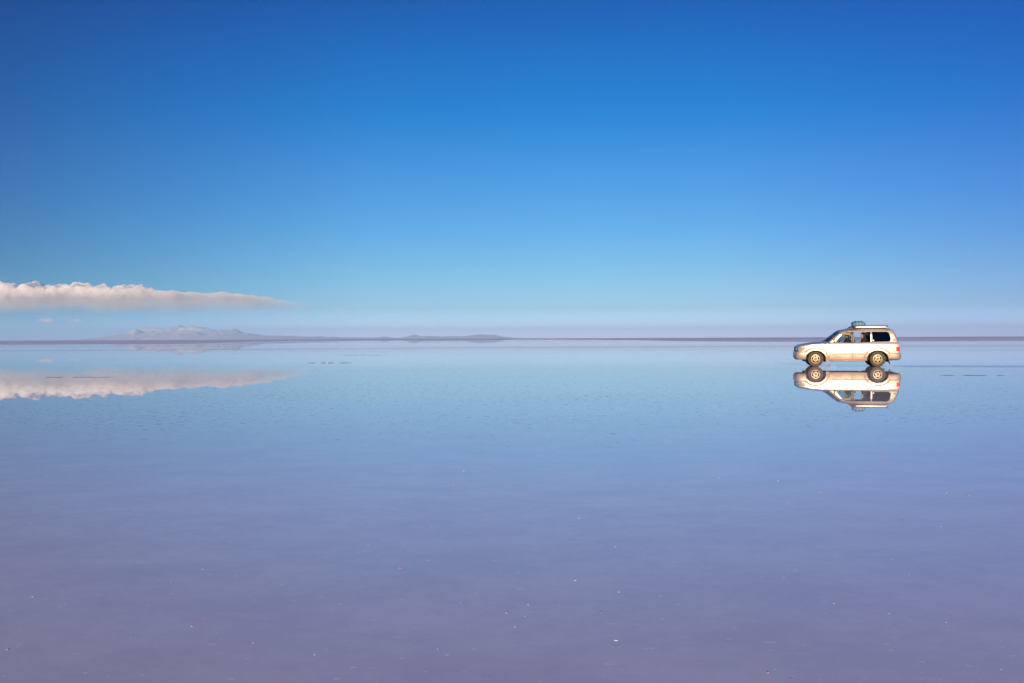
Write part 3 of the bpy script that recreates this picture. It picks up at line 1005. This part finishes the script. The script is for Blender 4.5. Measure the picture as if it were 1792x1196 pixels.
def body_joints(reach):
    """Seated figure facing -x; the pelvis at the origin."""
    J = {'pelvis': (0, 0, .06, .135), 'waist': (.03, 0, .22, .125), 'chest': (.06, 0, .40, (.165, .125)), 'collar': (.045, 0, .52, .10), 'neck': (.03, 0, .58, .052),
         'skull': (.015, 0, .67, .082), 'crown': (.02, 0, .755, .078), 'nose': (-.085, 0, .675, .014), 'chin': (-.05, 0, .61, .035)}
    B = [('pelvis', 'waist'), ('waist', 'chest'), ('chest', 'collar'), ('collar', 'neck'), ('neck', 'skull'), ('skull', 'crown'), ('skull', 'nose'), ('skull', 'chin')]
    for s, t in ((-1, 'near'), (1, 'far')):
        J[t + 'hip'] = (-.02, s * .10, .03, .095)
        J[t + 'knee'] = (-.45, s * .15, .12, .065)
        J[t + 'ankle'] = (-.52, s * .14, -.28, .045)
        J[t + 'toe'] = (-.70, s * .15, -.32, .035)
        J[t + 'shoulder'] = (.05, s * .19, .485, .065)
        (ex, ey, ez), (hx, hy, hz) = reach
        J[t + 'elbow'] = (ex, s * ey, ez, .046)
        J[t + 'wrist'] = (hx, s * hy, hz, .030)
        d = (Vector((hx, s * hy, hz)) - Vector((ex, s * ey, ez))).normalized()
        pm = Vector((hx, s * hy, hz)) + d * .06
        J[t + 'palm'] = (*pm, .034)
        up = Vector((0, 0, 1))
        B += [('pelvis', t + 'hip'), (t + 'hip', t + 'knee'), (t + 'knee', t + 'ankle'), (t + 'ankle', t + 'toe'), ('collar', t + 'shoulder'),
              (t + 'shoulder', t + 'elbow'), (t + 'elbow', t + 'wrist'), (t + 'wrist', t + 'palm')]
        for k, ln in enumerate((.058, .068, .064, .050)):
            base = pm + Vector((d.x * .035, -.002, .030 - .020 * k))
            mid = base + d * ln * .55
            tip = mid + Vector((-.006, -s * ln * .6, -.004))
            for nm_, q, r in (('a', base, .010), ('b', mid, .009), ('c', tip, .008)):
                J['%sf%d%s' % (t, k, nm_)] = (*q, r)
            B += [(t + 'palm', '%sf%da' % (t, k)), ('%sf%da' % (t, k), '%sf%db' % (t, k)), ('%sf%db' % (t, k), '%sf%dc' % (t, k))]
        th = pm + Vector((0, -s * .035, .025))
        J[t + 'tha'] = (*th, .011)
        J[t + 'thb'] = (*(th + d * .035 + up * .012), .009)
        B += [(t + 'palm', t + 'tha'), (t + 'tha', t + 'thb')]
    return J, B


def hair(parent, c, r, long_=0.0):
    bm = bmesh.new()
    bmesh.ops.create_icosphere(bm, subdivisions=4, radius=1.0)
    dele = [v for v in bm.verts if (v.co.x < -.22 and v.co.z < .5) or v.co.z < -.62 - long_]
    bmesh.ops.delete(bm, geom=dele, context='VERTS')
    for v in bm.verts:
        k = 1 + .10 * noise.noise(v.co * 5)
        z = v.co.z
        v.co = Vector(c) + Vector((v.co.x * r * 1.12 * k, v.co.y * r * k, v.co.z * r * (1.2 if z > 0 else 1.0 + long_) * k))
    geom = bmesh.ops.extrude_face_region(bm, geom=bm.faces[:])
    for v in [g for g in geom['geom'] if isinstance(g, bmesh.types.BMVert)]:
        v.co = Vector(c) + (v.co - Vector(c)) * .86
    me = bpy.data.meshes.new('hair')
    bm.to_mesh(me)
    bm.free()
    me.materials.append(hair_m)
    me.polygons.foreach_set('use_smooth', [True] * len(me.polygons))
    o = bpy.data.objects.new('hair', me)
    COL.objects.link(o)
    o.parent = parent


def eyes(parent):
    for s in (-1, 1):
        Part().lathe([(.0001, -.008), (.006, -.006), (.009, 0), (.006, .006), (.0001, .008)], (-.062, s * .031, .692), 10).build('eye', hair_m, parent)


def dress(c):
    if c.z > .565 or c.x < -.365 and c.z > .2:
        return 1
    return 2 if c.z < .13 else 0


J, B = body_joints(((-.14, .24, .27), (-.33, .17, .33)))
drv = person('person', (2.43 - CX, -.39, .76), J, B, [navy, skin_m, jeans], dress, 'driver in a dark navy jacket at the steering wheel behind the tinted front side window')
hair(drv, (.03, 0, .715), .098)
eyes(drv)
J, B = body_joints(((-.10, .25, .24), (-.30, .13, .17)))
pas = person('person', (3.19 - CX, -.30, .74), J, B, [darkcloth, skin_m, jeans], dress, 'dark-haired passenger in dark clothes seen in the open rear door window of the car')
hair(pas, (.045, 0, .70), .128, .40)
eyes(pas)


# ------------------------------------------------------------------ water thrown up by the wheels
def brine(name, col=(.50, .45, .52, 1)):
    m = Mat(name)
    return m.surface(m.bsdf(col, .08, IOR=1.38))


rng = random.Random(4)
wk = Part()
for y in (-.80, .80):
    prof = [(-.34, 0), (-.24, .010), (-.15, .014), (-.08, .006), (0, .003), (.08, .008), (.16, .012), (.24, .008), (.34, 0)]
    rows = []
    u = .10
    while u < 34:
        fade = sstep(.1, .9, u) * (.45 + .55 * sstep(4.3, 5.2, u)) * (1 - .55 * sstep(9, 30, u))
        j = noise.noise(Vector((u * 1.7, y, 0))) * .25 + 1
        rows.append([(u - CX, y + dy * (1 + .02 * u) + .02 * noise.noise(Vector((u * 2, y + 7, 0))), dz * fade * j - .003) for dy, dz in prof])
        u += .09 if u < 8 else .3
    n = len(prof)
    wk.add([p for r in rows for p in r], [(i * n + k, i * n + k + 1, (i + 1) * n + k + 1, (i + 1) * n + k) for i in range(len(rows) - 1) for k in range(n - 1)])
o = wk.build('wake', brine('disturbed_brine'), None, 180)
o.location = CAR
o.rotation_euler = (0, 0, YAW)
tag(o, 'ripples of the wake drawn out behind the car wheels', kind='stuff')

sp = Part()
for wc, n_, reach in ((FA[0], 130, .75), (RA[0], 40, .45)):
    for sd in (-1, 1):
        for k in range(n_):
            f = rng.random() ** .7
            u = wc + .18 + f * reach
            z = rng.random() ** 1.6 * .20 * (1 - f * .6) + .004
            r = rng.uniform(.002, .007)
            y = sd * (.93 + rng.uniform(-.16, .22) * (0.4 + f))
            c = Vector((u - CX, y, z))
            q = [c + Vector(d) * r for d in ((1.8, 0, 0), (-1.8, 0, 0), (0, 1, 0), (0, -1, 0), (0, 0, 1), (0, 0, -1))]
            sp.add(q, [(0, 2, 4), (2, 1, 4), (1, 3, 4), (3, 0, 4), (2, 0, 5), (1, 2, 5), (3, 1, 5), (0, 3, 5)])
o = sp.build('spray', brine('spray_drops', (.88, .84, .86, 1)), None, 180)
o.location = CAR
o.rotation_euler = (0, 0, YAW)
tag(o, 'fine spray of drops thrown up behind the wheels of the car', kind='stuff')


# ------------------------------------------------------------------ salt standing out of the water
crust_m = Mat('wet_salt_crust')
pp = crust_m.n('ShaderNodeNewGeometry').outputs['Position']
cm = crust_m.surface(crust_m.bsdf(crust_m.mix(crust_m.noise(pp, 12, 4, .6), (.20, .17, .22, 1), (.34, .29, .34, 1)), .7))
white_m = flat('dry_salt', (.55, .50, .49), .8)


def ridge(px0, px1, py, h, wid, label, seed, mat=cm):
    a, b_ = on_ground(px0, py), on_ground(px1, py)
    L_ = (b_ - a).length
    n, k = max(24, int(L_ / .035)), 9
    v = []
    for i in range(n + 1):
        t = i / n
        c = a.lerp(b_, t)
        e = min(1, 6 * t, 6 * (1 - t)) ** .6
        w = wid * e * (.6 + .8 * abs(noise.noise(Vector((t * L_ * 1.3, seed, 0)))))
        gap = sstep(-.28, .05, noise.noise(Vector((t * L_ * 1.9, seed, 4))))
        off = .18 * noise.noise(Vector((t * L_ * .8, seed, 9)))
        for j in range(k):
            s = -1 + 2 * j / (k - 1)
            z = h * e * gap * (1 - s * s) * (.55 + .6 * abs(noise.noise(Vector((t * L_ * 6, s * 2, seed))))) - .003
            v.append((c.x, c.y + off + s * w, z))
    f = [(i * k + j, (i + 1) * k + j, (i + 1) * k + j + 1, i * k + j + 1) for i in range(n) for j in range(k - 1)]
    o = link_mesh('salt_ridge', v, f, mat)
    tag(o, label, 'salt ridge', 'low ridges of crust in the water')
    return o


ridge(535, 618, 635.6, .030, .35, 'thin dark salt ridge with a small pale lump, below the low lilac hills', 1)
ridge(60, 205, 660.5, .018, .25, 'thin dark salt ridge lying in the reflection of the cloud bank, at the left', 2)
ridge(1640, 1768, 657.5, .020, .25, 'broken dark salt ridge in the water behind the car, just nearer than its wake', 3)
ridge(595, 675, 622.0, .020, .6, 'faint short salt ridge in the distance, a little beyond the ridge with the pale lump', 4)
lp = Part()
c0 = on_ground(573, 635.8)
bm = bmesh.new()
bmesh.ops.create_icosphere(bm, subdivisions=3, radius=1)
for q in bm.verts:
    k = 1 + .35 * noise.noise(q.co * 2.2)
    q.co = Vector((q.co.x * .065 * k, q.co.y * .07 * k, max(-.01, q.co.z * .05 * k + .015)))
me = bpy.data.meshes.new('salt_lump')
bm.to_mesh(me)
bm.free()
me.materials.append(white_m)
sl = bpy.data.objects.new('salt_lump', me)
COL.objects.link(sl)
sl.location = c0
tag(sl, 'small pale pink-white lump of salt standing on the thin dark ridge in the water', 'salt lump')

# glinting crystals on the floor of the shallow water close by
cols = [(.70, .68, .72), (.58, .44, .38), (.62, .32, .22), (.20, .62, .45), (.25, .25, .80)]  # green and blue are dispersed sun glints painted as crystal colour
cmats = [flat('crystal_glint_%s' % n_, c_, .3) for n_, c_ in zip(('white', 'cream', 'amber', 'green', 'blue'), cols)]
rng = random.Random(11)
v, f, mi = [], [], []
for k in range(105):
    px, py = rng.uniform(-40, 1832), 800 + 395 * rng.random() ** .75
    c = on_ground(px, py)
    big = rng.random() < .25
    r = c.y * rng.uniform(.0005, .0010) * (1.6 if big else 1)
    which = rng.choices(range(5), (5, 6, 3, .5, .7))[0]
    R3 = Matrix.Rotation(rng.uniform(0, 6.28), 3, 'Z') @ Matrix.Rotation(rng.uniform(-.5, .5), 3, 'X')
    b0 = len(v)
    for d in ((1.9, 0, 0), (-1.7, .2, 0), (0, 1.2, .1), (.2, -1.2, 0), (.2, 0, .62), (0, 0, -.5)):
        v.append(c + R3 @ (Vector(d) * r) + Vector((0, 0, .0)))
    fl = [(0, 2, 4), (2, 1, 4), (1, 3, 4), (3, 0, 4), (2, 0, 5), (1, 2, 5), (3, 1, 5), (0, 3, 5)]
    f += [tuple(i + b0 for i in t_) for t_ in fl]
    mi += [which] * 8
o = link_mesh('salt_crystals', v, f, cmats[0], smooth=False)
for m_ in cmats[1:]:
    o.data.materials.append(m_)
o.data.polygons.foreach_set('material_index', mi)
tag(o, 'scattered glinting salt crystals in the shallow water of the foreground', kind='stuff')
